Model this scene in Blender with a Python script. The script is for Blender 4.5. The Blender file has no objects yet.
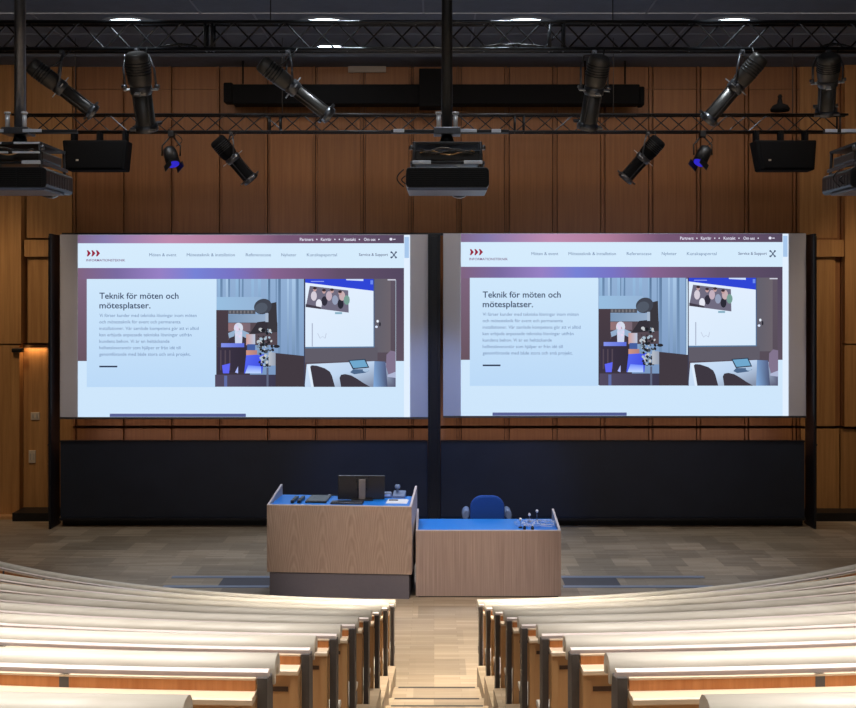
import bpy, bmesh, math, random
from mathutils import Vector, Matrix, Euler
random.seed(7)
SC = bpy.context.scene
COL = SC.collection
CAMZ = 3.44
F = 1080.0
PX, PY = 434.0, 300.0
ZC = 17.45                      # centre of the seating arcs (y)

def W(px, py, d):               # photo pixel + distance -> point in the hall
    return Vector(((px-PX)*d/F, d, CAMZ+(PY-py)*d/F))

def lin(c):
    return tuple((v/12.92 if v <= .04045 else ((v+.055)/1.055)**2.4) for v in c)
def hexc(r, g, b):
    return lin((r/255, g/255, b/255))

# ------------------------------------------------------------------ materials
def base_mat(name, col, rough=.5, metal=0., spec=.5, coat=0.):
    m = bpy.data.materials.new(name); m.use_nodes = True
    nt = m.node_tree; b = nt.nodes['Principled BSDF']
    b.inputs['Base Color'].default_value = (*col, 1)
    b.inputs['Roughness'].default_value = rough
    b.inputs['Metallic'].default_value = metal
    b.inputs['Specular IOR Level'].default_value = spec
    b.inputs['Coat Weight'].default_value = coat
    return m

def noisy(name, col, rough=.5, metal=0., amt=.15, scale=30., spec=.5, bump=0.):
    m = base_mat(name, col, rough, metal, spec)
    nt = m.node_tree; b = nt.nodes['Principled BSDF']
    tc = nt.nodes.new('ShaderNodeTexCoord')
    n = nt.nodes.new('ShaderNodeTexNoise'); n.inputs['Scale'].default_value = scale; n.inputs['Detail'].default_value = 4
    nt.links.new(tc.outputs['Object'], n.inputs['Vector'])
    mx = nt.nodes.new('ShaderNodeMix'); mx.data_type = 'RGBA'
    mx.inputs['A'].default_value = (*[c*(1-amt) for c in col], 1)
    mx.inputs['B'].default_value = (*[min(1, c*(1+amt)) for c in col], 1)
    nt.links.new(n.outputs['Fac'], mx.inputs['Factor'])
    nt.links.new(mx.outputs['Result'], b.inputs['Base Color'])
    if bump:
        bp = nt.nodes.new('ShaderNodeBump'); bp.inputs['Strength'].default_value = bump; bp.inputs['Distance'].default_value = .002
        nt.links.new(n.outputs['Fac'], bp.inputs['Height']); nt.links.new(bp.outputs['Normal'], b.inputs['Normal'])
    return m

def wood(name, dark, light, scale, rough=.45, island=0., spec=.4, coat=0.):
    """grain noise stretched by the scale vector; optional tone change per board"""
    m = base_mat(name, light, rough, 0, spec, coat)
    nt = m.node_tree; b = nt.nodes['Principled BSDF']
    tc = nt.nodes.new('ShaderNodeTexCoord')
    mp = nt.nodes.new('ShaderNodeMapping'); mp.inputs['Scale'].default_value = scale
    nt.links.new(tc.outputs['Object'], mp.inputs['Vector'])
    n = nt.nodes.new('ShaderNodeTexNoise'); n.inputs['Scale'].default_value = 1; n.inputs['Detail'].default_value = 6; n.inputs['Roughness'].default_value = .6
    nt.links.new(mp.outputs['Vector'], n.inputs['Vector'])
    r = nt.nodes.new('ShaderNodeValToRGB')
    r.color_ramp.elements[0].position = .3; r.color_ramp.elements[0].color = (*dark, 1)
    r.color_ramp.elements[1].position = .7; r.color_ramp.elements[1].color = (*light, 1)
    nt.links.new(n.outputs['Fac'], r.inputs['Fac'])
    out = r.outputs['Color']
    if island:
        g = nt.nodes.new('ShaderNodeNewGeometry')
        mr = nt.nodes.new('ShaderNodeMapRange'); mr.inputs['To Min'].default_value = 1-island; mr.inputs['To Max'].default_value = 1+island*.6
        nt.links.new(g.outputs['Random Per Island'], mr.inputs['Value'])
        hs = nt.nodes.new('ShaderNodeHueSaturation')
        nt.links.new(out, hs.inputs['Color']); nt.links.new(mr.outputs['Result'], hs.inputs['Value'])
        out = hs.outputs['Color']
    nt.links.new(out, b.inputs['Base Color'])
    return m

M = {}
M['wall'] = wood('wall_oak', (.235, .096, .034), (.34, .146, .054), (26, 26, .8), .5, .12)
M['wall_side'] = wood('side_oak', (.34, .16, .055), (.52, .27, .10), (18, 18, .8), .5, .14)
M['seam'] = base_mat('seam_dark', (.07, .032, .015), .8)
M['backing'] = base_mat('batten_backing', (.12, .055, .026), .7)
M['matblack'] = base_mat('matt_black', (.005, .005, .006), .85, 0, .15)
M['lightmetal'] = base_mat('painted_light_metal', (.62, .66, .74), .35, .2)
M['underside'] = base_mat('screen_lit_underside', (.11, .13, .19), .4)  # bluish light from the screens is put into this colour
M['beech'] = wood('beech', (.60, .54, .45), (.76, .70, .61), (2, 20, 20), .38, 0, .5)
M['rail'] = wood('rail_beech', (.84, .70, .66), (.93, .82, .78), (2, 20, 20), .3, 0, .6)
M['lip'] = base_mat('beech_lipping', (.80, .62, .44), .4)
M['orange'] = wood('orange_veneer', (.50, .17, .045), (.66, .27, .09), (40, 2, 2), .4)
M['pale'] = wood('pale_wood', (.46, .24, .10), (.62, .35, .155), (14, 14, 1.5), .42)
M['post'] = noisy('post_grey', (.10, .09, .088), .5, .3, .2)
M['black'] = noisy('black_metal', (.010, .010, .011), .45, .2, .25, 12)
M['truss'] = noisy('truss_black', (.030, .031, .035), .3, .7, .3, 20)
M['blackgloss'] = base_mat('black_plastic', (.012, .012, .013), .3)
M['frame'] = noisy('frame_black', (.008, .009, .014), .35, .0, .2)
M['silver'] = noisy('silver_metal', (.60, .60, .62), .3, .35, .1)
M['steel'] = noisy('dark_steel', (.13, .13, .14), .32, .8, .2)
M['lampbody'] = noisy('lamp_housing', (.075, .068, .062), .38, .5, .2, 16)
M['board'] = noisy('board_blueblack', (.016, .021, .036), .42, 0, .25, 3, .5)
M['canvas'] = base_mat('screen_canvas', (.56, .55, .62), .8)
M['ceil'] = noisy('ceiling_grey', (.11, .135, .19), .9, 0, .15, 6)
M['ceilgrid'] = base_mat('ceiling_tbar', (.15, .19, .27), .5)
M['wallpaint'] = noisy('side_paint', (.10, .07, .05), .8)
M['vent'] = base_mat('vent_grey', (.45, .40, .36), .6)
M['plinth'] = noisy('plinth_grey', (.15, .135, .155), .6, 0, .08, 40)
M['blue'] = noisy('blue_top', (.004, .20, .70), .4, 0, .08, 8)
M['bluefab'] = noisy('blue_fabric', (.003, .055, .30), .85, 0, .15, 90)
M['armpad'] = noisy('armrest_grey', (.16, .22, .36), .4)
M['white'] = base_mat('white_paper', (.8, .8, .82), .6)
M['switch'] = base_mat('switch_beige', (.62, .52, .42), .5)
M['brass'] = base_mat('brass_hook', (.62, .34, .14), .35, .7)
M['edge'] = base_mat('desk_edging', (.60, .52, .50), .5)
M['pane'] = base_mat('monitor_back', (.02, .02, .024), .25)
M['greybrown'] = base_mat('monitor_stand', (.22, .19, .17), .4, .3)
M['glass'] = base_mat('clear_plastic', (.35, .52, .90), .2, .0)
M['hatch'] = noisy('hatch_lid', (.085, .075, .08), .5, 0, .2, 5)
M['hatchrail'] = base_mat('hatch_rail', (.34, .37, .46), .35, .3)  # reflected blue stage light is mixed into the rail colour
M['nosing'] = base_mat('step_nosing', (.03, .025, .025), .6)

def emis(name, col, s):
    m = bpy.data.materials.new(name); m.use_nodes = True
    nt = m.node_tree; nt.nodes.clear()
    e = nt.nodes.new('ShaderNodeEmission'); e.inputs['Color'].default_value = (*col, 1); e.inputs['Strength'].default_value = s
    o = nt.nodes.new('ShaderNodeOutputMaterial'); nt.links.new(e.outputs[0], o.inputs[0]); return m
M['lampglow'] = emis('downlight_glow', (.80, .93, 1), 16)
M['blueglow'] = emis('blue_lens', (.05, .035, .9), .6)

def page_mat():
    m = bpy.data.materials.new('projected_light'); m.use_nodes = True
    nt = m.node_tree; nt.nodes.clear()
    a = nt.nodes.new('ShaderNodeAttribute'); a.attribute_name = 'Col'
    e = nt.nodes.new('ShaderNodeEmission'); nt.links.new(a.outputs['Color'], e.inputs['Color']); e.inputs['Strength'].default_value = 1.0
    o = nt.nodes.new('ShaderNodeOutputMaterial'); nt.links.new(e.outputs[0], o.inputs[0]); return m
M['page'] = page_mat()

def parquet():
    m = base_mat('parquet', (.3, .22, .15), .42, 0, .45)
    nt = m.node_tree; b = nt.nodes['Principled BSDF']
    tc = nt.nodes.new('ShaderNodeTexCoord')
    def brick(w, h, off, sc):
        t = nt.nodes.new('ShaderNodeTexBrick'); t.inputs['Scale'].default_value = 1
        t.inputs['Brick Width'].default_value = w; t.inputs['Row Height'].default_value = h
        t.inputs['Mortar Size'].default_value = .0015; t.inputs['Mortar Smooth'].default_value = .5
        t.offset = off; t.inputs['Bias'].default_value = 0
        nt.links.new(tc.outputs['Object'], t.inputs['Vector']); return t
    t1 = brick(.47, .45, .37, 1)
    t1.inputs['Color1'].default_value = (.62, .62, .62, 1); t1.inputs['Color2'].default_value = (1.0, 1.0, 1.0, 1); t1.inputs['Mortar'].default_value = (.6, .6, .6, 1)
    t1.inputs['Mortar Size'].default_value = .001
    t2 = brick(.47, .062, .5, 1)
    t2.inputs['Color1'].default_value = (.40, .295, .19, 1); t2.inputs['Color2'].default_value = (.53, .41, .28, 1); t2.inputs['Mortar'].default_value = (.26, .18, .12, 1)
    mp = nt.nodes.new('ShaderNodeMapping'); mp.inputs['Scale'].default_value = (3, 50, 3)
    nt.links.new(tc.outputs['Object'], mp.inputs['Vector'])
    n = nt.nodes.new('ShaderNodeTexNoise'); n.inputs['Scale'].default_value = 1; n.inputs['Detail'].default_value = 4
    nt.links.new(mp.outputs['Vector'], n.inputs['Vector'])
    mr = nt.nodes.new('ShaderNodeMapRange'); mr.inputs['To Min'].default_value = .8; mr.inputs['To Max'].default_value = 1.2
    nt.links.new(n.outputs['Fac'], mr.inputs['Value'])
    mu = nt.nodes.new('ShaderNodeMix'); mu.data_type = 'RGBA'; mu.blend_type = 'MULTIPLY'; mu.inputs['Factor'].default_value = 1
    nt.links.new(t1.outputs['Color'], mu.inputs['A']); nt.links.new(t2.outputs['Color'], mu.inputs['B'])
    hs = nt.nodes.new('ShaderNodeHueSaturation'); nt.links.new(mu.outputs['Result'], hs.inputs['Color']); nt.links.new(mr.outputs['Result'], hs.inputs['Value'])
    nt.links.new(hs.outputs['Color'], b.inputs['Base Color'])
    return m
M['parquet'] = parquet()

def veneer():
    """five book-matched leaves with cathedral figure (lectern front)"""
    m = base_mat('cathedral_veneer', (.5, .33, .22), .45)
    nt = m.node_tree; b = nt.nodes['Principled BSDF']; L = nt.links
    tc = nt.nodes.new('ShaderNodeTexCoord'); sp = nt.nodes.new('ShaderNodeSeparateXYZ'); L.new(tc.outputs['Object'], sp.inputs[0])
    def math_(op, a, bb=None, c=None):
        n = nt.nodes.new('ShaderNodeMath'); n.operation = op
        for i, v in enumerate((a, bb, c)):
            if v is None: continue
            if isinstance(v, (int, float)): n.inputs[i].default_value = v
            else: L.new(v, n.inputs[i])
        return n.outputs[0]
    pp = math_('PINGPONG', math_('ADD', sp.outputs['X'], .02), .168)      # 0 at leaf seams/centres
    n = nt.nodes.new('ShaderNodeTexNoise'); n.inputs['Scale'].default_value = 5; n.inputs['Detail'].default_value = 3
    L.new(tc.outputs['Object'], n.inputs['Vector'])
    x2 = math_('MULTIPLY', math_('POWER', pp, 1.6), 22.0)
    zz = math_('MULTIPLY', sp.outputs['Z'], .9)
    v = math_('ADD', math_('ADD', x2, zz), math_('MULTIPLY', n.outputs['Fac'], .35))
    s = math_('SINE', math_('MULTIPLY', v, 30.0))
    n2 = nt.nodes.new('ShaderNodeTexNoise'); n2.inputs['Scale'].default_value = 1; n2.inputs['Detail'].default_value = 5
    mp = nt.nodes.new('ShaderNodeMapping'); mp.inputs['Scale'].default_value = (130, 130, 4)
    L.new(tc.outputs['Object'], mp.inputs['Vector']); L.new(mp.outputs['Vector'], n2.inputs['Vector'])
    f = math_('ADD', math_('MULTIPLY', s, .115), math_('MULTIPLY', n2.outputs['Fac'], .85))
    r = nt.nodes.new('ShaderNodeValToRGB')
    r.color_ramp.elements[0].position = .2; r.color_ramp.elements[0].color = (.34, .235, .18, 1)
    r.color_ramp.elements[1].position = .75; r.color_ramp.elements[1].color = (.52, .385, .30, 1)
    L.new(f, r.inputs['Fac']); L.new(r.outputs['Color'], b.inputs['Base Color'])
    return m
M['veneer'] = veneer()
M['veneer_straight'] = wood('straight_veneer', (.31, .22, .185), (.50, .375, .315), (90, 90, 1.2), .45)

# ------------------------------------------------------------------ mesh helpers
def add_box(bm, x0, x1, y0, y1, z0, z1, mi=0, mat=None):
    vs = [Vector((x, y, z)) for x in (x0, x1) for y in (y0, y1) for z in (z0, z1)]
    if mat is not None: vs = [mat @ v for v in vs]
    v = [bm.verts.new(p) for p in vs]
    for f in ((0,1,3,2),(4,6,7,5),(0,4,5,1),(2,3,7,6),(0,2,6,4),(1,5,7,3)):
        bm.faces.new([v[i] for i in f]).material_index = mi

def frame_to(a, b):
    d = (Vector(b)-Vector(a)); L = d.length
    q = d.to_track_quat('Z', 'Y')
    return Matrix.Translation(Vector(a)) @ q.to_matrix().to_4x4(), L

def add_tube(bm, a, b, r, n=10, r2=None, mi=0, caps=True):
    m, L = frame_to(a, b)
    if r2 is None: r2 = r
    A = [bm.verts.new(m @ Vector((r*math.cos(2*math.pi*i/n), r*math.sin(2*math.pi*i/n), 0))) for i in range(n)]
    B = [bm.verts.new(m @ Vector((r2*math.cos(2*math.pi*i/n), r2*math.sin(2*math.pi*i/n), L))) for i in range(n)]
    for i in range(n):
        f = bm.faces.new((A[i], A[(i+1)%n], B[(i+1)%n], B[i])); f.material_index = mi; f.smooth = n > 6
    if caps:
        bm.faces.new(A[::-1]).material_index = mi; bm.faces.new(B).material_index = mi

def add_lathe(bm, m, prof, n=20, mi=0):
    """prof = [(radius, z)] around local z, placed with matrix m"""
    rings = []
    for r, z in prof:
        rings.append([bm.verts.new(m @ Vector((r*math.cos(2*math.pi*i/n), r*math.sin(2*math.pi*i/n), z))) for i in range(n)])
    for a, b in zip(rings, rings[1:]):
        for i in range(n):
            f = bm.faces.new((a[i], a[(i+1)%n], b[(i+1)%n], b[i])); f.material_index = mi; f.smooth = True
    bm.faces.new(rings[0][::-1]).material_index = mi; bm.faces.new(rings[-1]).material_index = mi

def add_path(bm, pts, r, n=6, mi=0):
    rings = []
    for i, p in enumerate(pts):
        d = (Vector(pts[min(i+1, len(pts)-1)])-Vector(pts[max(i-1, 0)])).normalized()
        q = d.to_track_quat('Z', 'Y').to_matrix()
        rings.append([bm.verts.new(Vector(p)+q @ Vector((r*math.cos(2*math.pi*k/n), r*math.sin(2*math.pi*k/n), 0))) for k in range(n)])
    for a, b in zip(rings, rings[1:]):
        for i in range(n):
            f = bm.faces.new((a[i], a[(i+1)%n], b[(i+1)%n], b[i])); f.material_index = mi; f.smooth = True
    bm.faces.new(rings[0][::-1]).material_index = mi; bm.faces.new(rings[-1]).material_index = mi

def add_prism(bm, pts, x0, x1, mi=0, mat=None, axis='x'):
    """closed polygon (u,v) extruded along an axis"""
    def P(u, v, t):
        p = Vector((t, u, v)) if axis == 'x' else Vector((u, t, v))
        return mat @ p if mat is not None else p
    A = [bm.verts.new(P(u, v, x0)) for u, v in pts]; B = [bm.verts.new(P(u, v, x1)) for u, v in pts]
    n = len(pts)
    for i in range(n): bm.faces.new((A[i], A[(i+1)%n], B[(i+1)%n], B[i])).material_index = mi
    bm.faces.new(A[::-1]).material_index = mi; bm.faces.new(B).material_index = mi

def mk(name, bm, mats, parent=None, bevel=0., loc=None, smooth=False):
    bmesh.ops.recalc_face_normals(bm, faces=bm.faces[:])
    me = bpy.data.meshes.new(name); bm.to_mesh(me); bm.free()
    if not isinstance(mats, (list, tuple)): mats = [mats]
    for m in mats: me.materials.append(M[m] if isinstance(m, str) else m)
    o = bpy.data.objects.new(name, me); COL.objects.link(o)
    if parent is not None:
        o.parent = parent
        if loc is None:                      # mesh was written in hall coordinates
            root = parent
            off = Vector(parent.location)
            while root.parent is not None:
                root = root.parent; off += Vector(root.location)
            if parent.get('_local'): off = Vector((0, 0, 0))
            o.location = -off
    if loc is not None: o.location = loc
    if bevel:
        b = o.modifiers.new('bevel', 'BEVEL'); b.width = bevel; b.segments = 2; b.limit_method = 'ANGLE'
    return o

def tag(o, label, cat, group=None):
    o['label'] = label; o['category'] = cat
    if group: o['group'] = group
    return o
def thing(name, label, cat, loc=(0, 0, 0), rz=0., group=None):
    o = bpy.data.objects.new(name, None); COL.objects.link(o); o.location = loc; o.rotation_euler = (0, 0, rz)
    o.empty_display_size = .1
    return tag(o, label, cat, group)
def struct(name, bm, mats, bevel=0.):
    o = mk(name, bm, mats, None, bevel); o['kind'] = 'structure'; return o
BM = bmesh.new

# ------------------------------------------------------------------ the hall
RX = 8.6; YB = -5.0; WY = 17.2; CEIL = CAMZ+3.80
bm = BM(); add_box(bm, -RX, RX, YB, WY+.5, -.1, 0); struct('floor', bm, 'parquet')
bm = BM(); add_box(bm, -RX, RX, YB, WY+.5, CEIL, CEIL+.1); struct('ceiling', bm, 'ceil')
bm = BM(); add_box(bm, -RX-.1, -RX, YB, WY+.5, 0, CEIL); struct('wall_left', bm, 'wallpaint')
bm = BM(); add_box(bm, RX, RX+.1, YB, WY+.5, 0, CEIL); struct('wall_right', bm, 'wallpaint')
bm = BM(); add_box(bm, -RX, RX, YB-.1, YB, 0, CEIL); struct('wall_rear', bm, 'wallpaint')

# back wall behind the screens: boards and battens over a dark backing
pw = F/WY
def wx(px): return (px-PX)/pw
def wz(py): return CAMZ+(PY-py)/pw
bm = BM()
add_box(bm, -RX, RX, WY+.16, WY+.3, 0, CEIL, 1)                 # dark backing
def board(x0, x1, z0, z1, y0, y1, mi=0):
    add_box(bm, x0+.003, x1-.003, y0, y1, z0+.003, z1-.003, mi)
rows_z = [(0.0, wz(443)), (wz(443)+.0, wz(428.5)), (wz(426), wz(240)), (wz(240), wz(89)), (wz(89), CEIL)]
for k in range(16):
    xa, xb = 73+48*k, 73+48*(k+1)
    for z0, z1 in rows_z:
        board(wx(xa+4.6), wx(xb-.2), z0, z1, WY+.03, WY+.1)
for k in range(17):
    xa = 73+48*k
    for z0, z1 in ((0, wz(428.5)), (wz(426), wz(89)), (wz(89), CEIL)):
        board(wx(xa), wx(xa+2.0), z0, z1, WY-.0, WY+.1)
        board(wx(xa+2.2), wx(xa+4.4), z0, z1, WY+.06, WY+.12)
struct('wall_back', bm, ['wall', 'backing'])

# outer oak bays either side of the screens
bm = BM()
def sboard(xa, xb, ya, yb, y0, y1=WY+.15, mi=0):
    add_box(bm, wx(xa)+.003, wx(xb)-.003, y0, y1, wz(yb)+.003, wz(ya)-.003, mi)
EX = 434-RX*pw
sboard(EX, 24, -20, 343.5, WY-.12)
sboard(EX, 22, 344.5, 516, WY-.10)
sboard(26, 72, -20, 238, WY+.02)
sboard(26, 72, 240, 257, WY-.08)
sboard(29, 72, 257, 343, WY-.02)
sboard(26, 29, 257, 343, WY+.06)
sboard(22, 46, 345, 512, WY+.05); sboard(46, 72, 345, 512, WY+.05)
struct('wall_back_left_bay', bm, ['wall_side'])
bm = BM()
RXp = 434+RX*pw
sboard(842, RXp, -20, 343.5, WY-.12)
sboard(842, RXp, 344.5, 426, WY-.10)
sboard(800, 838, -20, 238, WY+.02)
sboard(800, 842, 240, 257, WY-.08)
sboard(800, 835, 257, 426, WY-.02)
sboard(835, 842, 257, 426, WY+.06)
sboard(800, 838.5, 428.5, 512, WY-.04); sboard(839.5, RXp, 428.5, 512, WY-.04)
struct('wall_back_right_bay', bm, ['wall_side'])
bm = BM()
add_box(bm, wx(22.5), wx(60), 16.78, WY+.1, 0, .13)
struct('baseboard_back_left', bm, 'black')
bm = BM(); add_box(bm, wx(800), RX, 16.78, WY+.1, 0, .13); struct('baseboard_back_right', bm, 'black')
bm = BM(); add_box(bm, -RX, wx(22.4), 16.92, WY+.1, 0, .05); struct('baseboard_left_bay', bm, 'pale')
# bulkhead under the ceiling in front of the back wall
bm = BM(); add_box(bm, -RX, RX, 16.5, WY+.3, CAMZ+3.72, CEIL); struct('trim_1', bm, 'ceil')
# ceiling T-bars
bm = BM()
for y in (8.0, 9.2, 10.4, 11.6, 12.9, 14.3, 15.42): add_box(bm, -RX, RX, y-.012, y+.012, CEIL-.008, CEIL)
for y in (16.46,): add_box(bm, -RX, RX, y-.02, y+.02, CEIL-.03, CEIL)
for i in range(-3, 4):
    add_box(bm, i*2.95-.14-.012, i*2.95-.14+.012, 10.4, 14.3, CEIL-.008, CEIL)
    add_box(bm, i*2.95-2.4-.012, i*2.95-2.4+.012, 14.3, 16.45, CEIL-.008, CEIL)
struct('trim_2', bm, 'ceilgrid')

# downlights
def downlight(x, y, rx, ry, label):
    t = thing('ceiling_downlight', label, 'ceiling light', (x, y, CEIL-.03), 0, 'row of recessed ceiling downlights')
    bm = BM(); n = 28
    for (a, z0, z1) in ((1.12, -.0, .03),):
        o = [[bm.verts.new((x+rx*s*math.cos(2*math.pi*i/n), y+ry*s*math.sin(2*math.pi*i/n), CEIL+z)) for i in range(n)] for s, z in ((1.0, -.03), (1.12, -.03), (1.12, 0), (1.0, 0))]
        for r1, r2 in zip(o, o[1:]+o[:1]):
            for i in range(n): bm.faces.new((r1[i], r1[(i+1)%n], r2[(i+1)%n], r2[i]))
    mk('trim_ring', bm, 'ceilgrid', t)
    bm = BM(); vs = [bm.verts.new((x+rx*.99*math.cos(2*math.pi*i/n), y+ry*.99*math.sin(2*math.pi*i/n), CEIL-.02)) for i in range(n)]
    v2 = [bm.verts.new(v.co+Vector((0, 0, .01))) for v in vs]
    bm.faces.new(vs); bm.faces.new(v2)
    for i in range(n): bm.faces.new((vs[i], vs[(i+1)%n], v2[(i+1)%n], v2[i]))
    mk('lamp', bm, 'lampglow', t)
    return t
for i, px in enumerate((128, 325, 525, 732)):
    nm = ['leftmost bright oval downlight in the dark ceiling above the front truss', 'second bright oval ceiling downlight from the left',
          'third bright oval ceiling downlight from the left', 'rightmost bright oval downlight in the dark ceiling'][i]
    downlight((px-PX)*14.66/F, 14.66, .31, .17, nm)
d = downlight((330-PX)*16.1/F, 16.1, .19, .09, 'small white downlight just below the front truss, above the tilted spotlight')
d['group'] = 'small ceiling lamps'

# wall vent near the ceiling
t = thing('air_vent', 'pale rectangular air vent high on the oak wall', 'vent', W(367, 69, WY-.05))
bm = BM(); p = W(367, 69, WY-.03)
add_box(bm, p.x-.30, p.x+.30, WY-.03, WY+.0, p.z-.05, p.z+.05, 0)
for i in range(4): add_box(bm, p.x-.28, p.x+.28, WY-.04, WY-.03, p.z-.04+i*.024, p.z-.03+i*.024, 0)
mk('grille', bm, 'vent', t)

# ------------------------------------------------------------------ trusses
def truss(label, d, ytop, ybot, xl, xr, depth, joints, name, rad, pitch=.335):
    zt = CAMZ+(PY-ytop)*d/F; zb = CAMZ+(PY-ybot)*d/F
    t = thing(name, label, 'truss', ((xl+xr)/2, d, zb), 0, None)
    for nm, zz in (('top_chord', zt), ('bottom_chord', zb)):
        for yy in (d, d+depth):
            bm = BM(); add_tube(bm, (xl, yy, zz), (xr, yy, zz), rad, 10); mk(nm, bm, 'truss', t)
    for yy, ph in ((d, 0), (d+depth, .5)):
        bm = BM(); x = xl+ph*pitch; up = True; n = int((xr-xl)/(pitch/1.0))
        for i in range(n*1):
            x0 = xl+(i)*pitch+ph*pitch; x1 = x0+pitch/2; x2 = x0+pitch
            if x2 > xr: break
            add_tube(bm, (x0, yy, zb), (x1, yy, zt), rad*.48, 6); add_tube(bm, (x1, yy, zt), (x2, yy, zb), rad*.48, 6)
        mk('zigzag_bracing', bm, 'truss', t)
    for j in joints:
        bm = BM(); xj = (j-PX)*d/F
        for yy in (d, d+depth): add_tube(bm, (xj, yy, zb), (xj, yy, zt), rad*.75, 8)
        add_tube(bm, (xj, d, zb), (xj, d+depth, zb), rad*.6, 8); add_tube(bm, (xj, d, zt), (xj, d+depth, zt), rad*.6, 8)
        mk('end_ladder', bm, 'truss', t)
    for i in range(int((xr-xl)/.67)):
        x = xl+.33+i*.67
        for zz in (zb, zt):
            bm = BM(); add_tube(bm, (x, d, zz), (x, d+depth, zz), rad*.4, 6); mk('cross_bar', bm, 'truss', t)
    return t, zt, zb
FT, fzt, fzb = truss('long black lattice truss crossing the top of the hall, nearer one', 10.5, 22, 49, -5.2, 5.2, .11, (205, 212, 550, 564), 'lighting_truss', .020, .50)
RT, rzt, rzb = truss('thinner black lattice truss farther back, carrying the speakers', 15.6, 114.5, 131.5, -6.1, 5.98, .12, (269, 280, 515, 524, 840), 'lighting_truss', .018, .56)
for T_, d, zz, xs in ((FT, 10.57, fzt, (-4.95, -1.6, 1.75, 4.95)),):
    for x in xs:
        bm = BM(); add_tube(bm, (x, d, zz), (x, d, CEIL), .006, 6); mk('hanging_wire', bm, 'black', T_)
for x in (-5.2, -2.2, 2.6, 5.2):
    bm = BM(); add_tube(bm, (x, 15.66, rzt), (x, 15.66, CEIL), .005, 6); mk('hanging_wire', bm, 'black', RT)
# cable bunches lying on the trusses
for T_, pts in ((FT, [(160, 197), (480, 545), (820, 850)]),):
    for a, b in pts:
        bm = BM()
        for k in range(4):
            n = 12
            P_ = []
            for i in range(n+1):
                px = a+(b-a)*i/n
                p = W(px, 46.5-2.2*math.sin(math.pi*i/n)*(1+.5*math.sin(i*2.1+k)), 10.45+.02*k); P_.append(p)
            add_path(bm, P_, .007)
        mk('cable_bundle', bm, 'black', T_)

# ------------------------------------------------------------------ long black case behind the trusses
d = 16.7
t = thing('screen_housing', 'long black box hanging high on the oak wall behind the trusses', 'housing', W(434, 104, d))
bm = BM(); a = W(232, 84, d); b = W(640, 104, d)
add_box(bm, a.x, b.x, d, d+.28, b.z, a.z); mk('case', bm, 'matblack', t, .02)
bm = BM(); a = W(223, 82, d); b = W(232, 102, d); add_box(bm, a.x, b.x, d+.02, d+.26, b.z, a.z); mk('end_cap', bm, 'matblack', t, .02)
bm = BM(); a = W(640, 86, d); b = W(645, 105, d); add_box(bm, a.x, b.x, d+.02, d+.26, b.z, a.z); mk('end_cap', bm, 'matblack', t, .02)
bm = BM(); a = W(419, 68, d-.1); b = W(447, 106, d-.1); add_box(bm, a.x, b.x, d-.08, d+.3, b.z, a.z); mk('centre_bracket', bm, 'matblack', t, .01)
for px in (243, 585, 625):
    bm = BM(); a = W(px, 84, d+.1); add_tube(bm, a, (a.x, a.y, CAMZ+3.72), .014, 8); mk('hanger_rod', bm, 'matblack', t)

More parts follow.
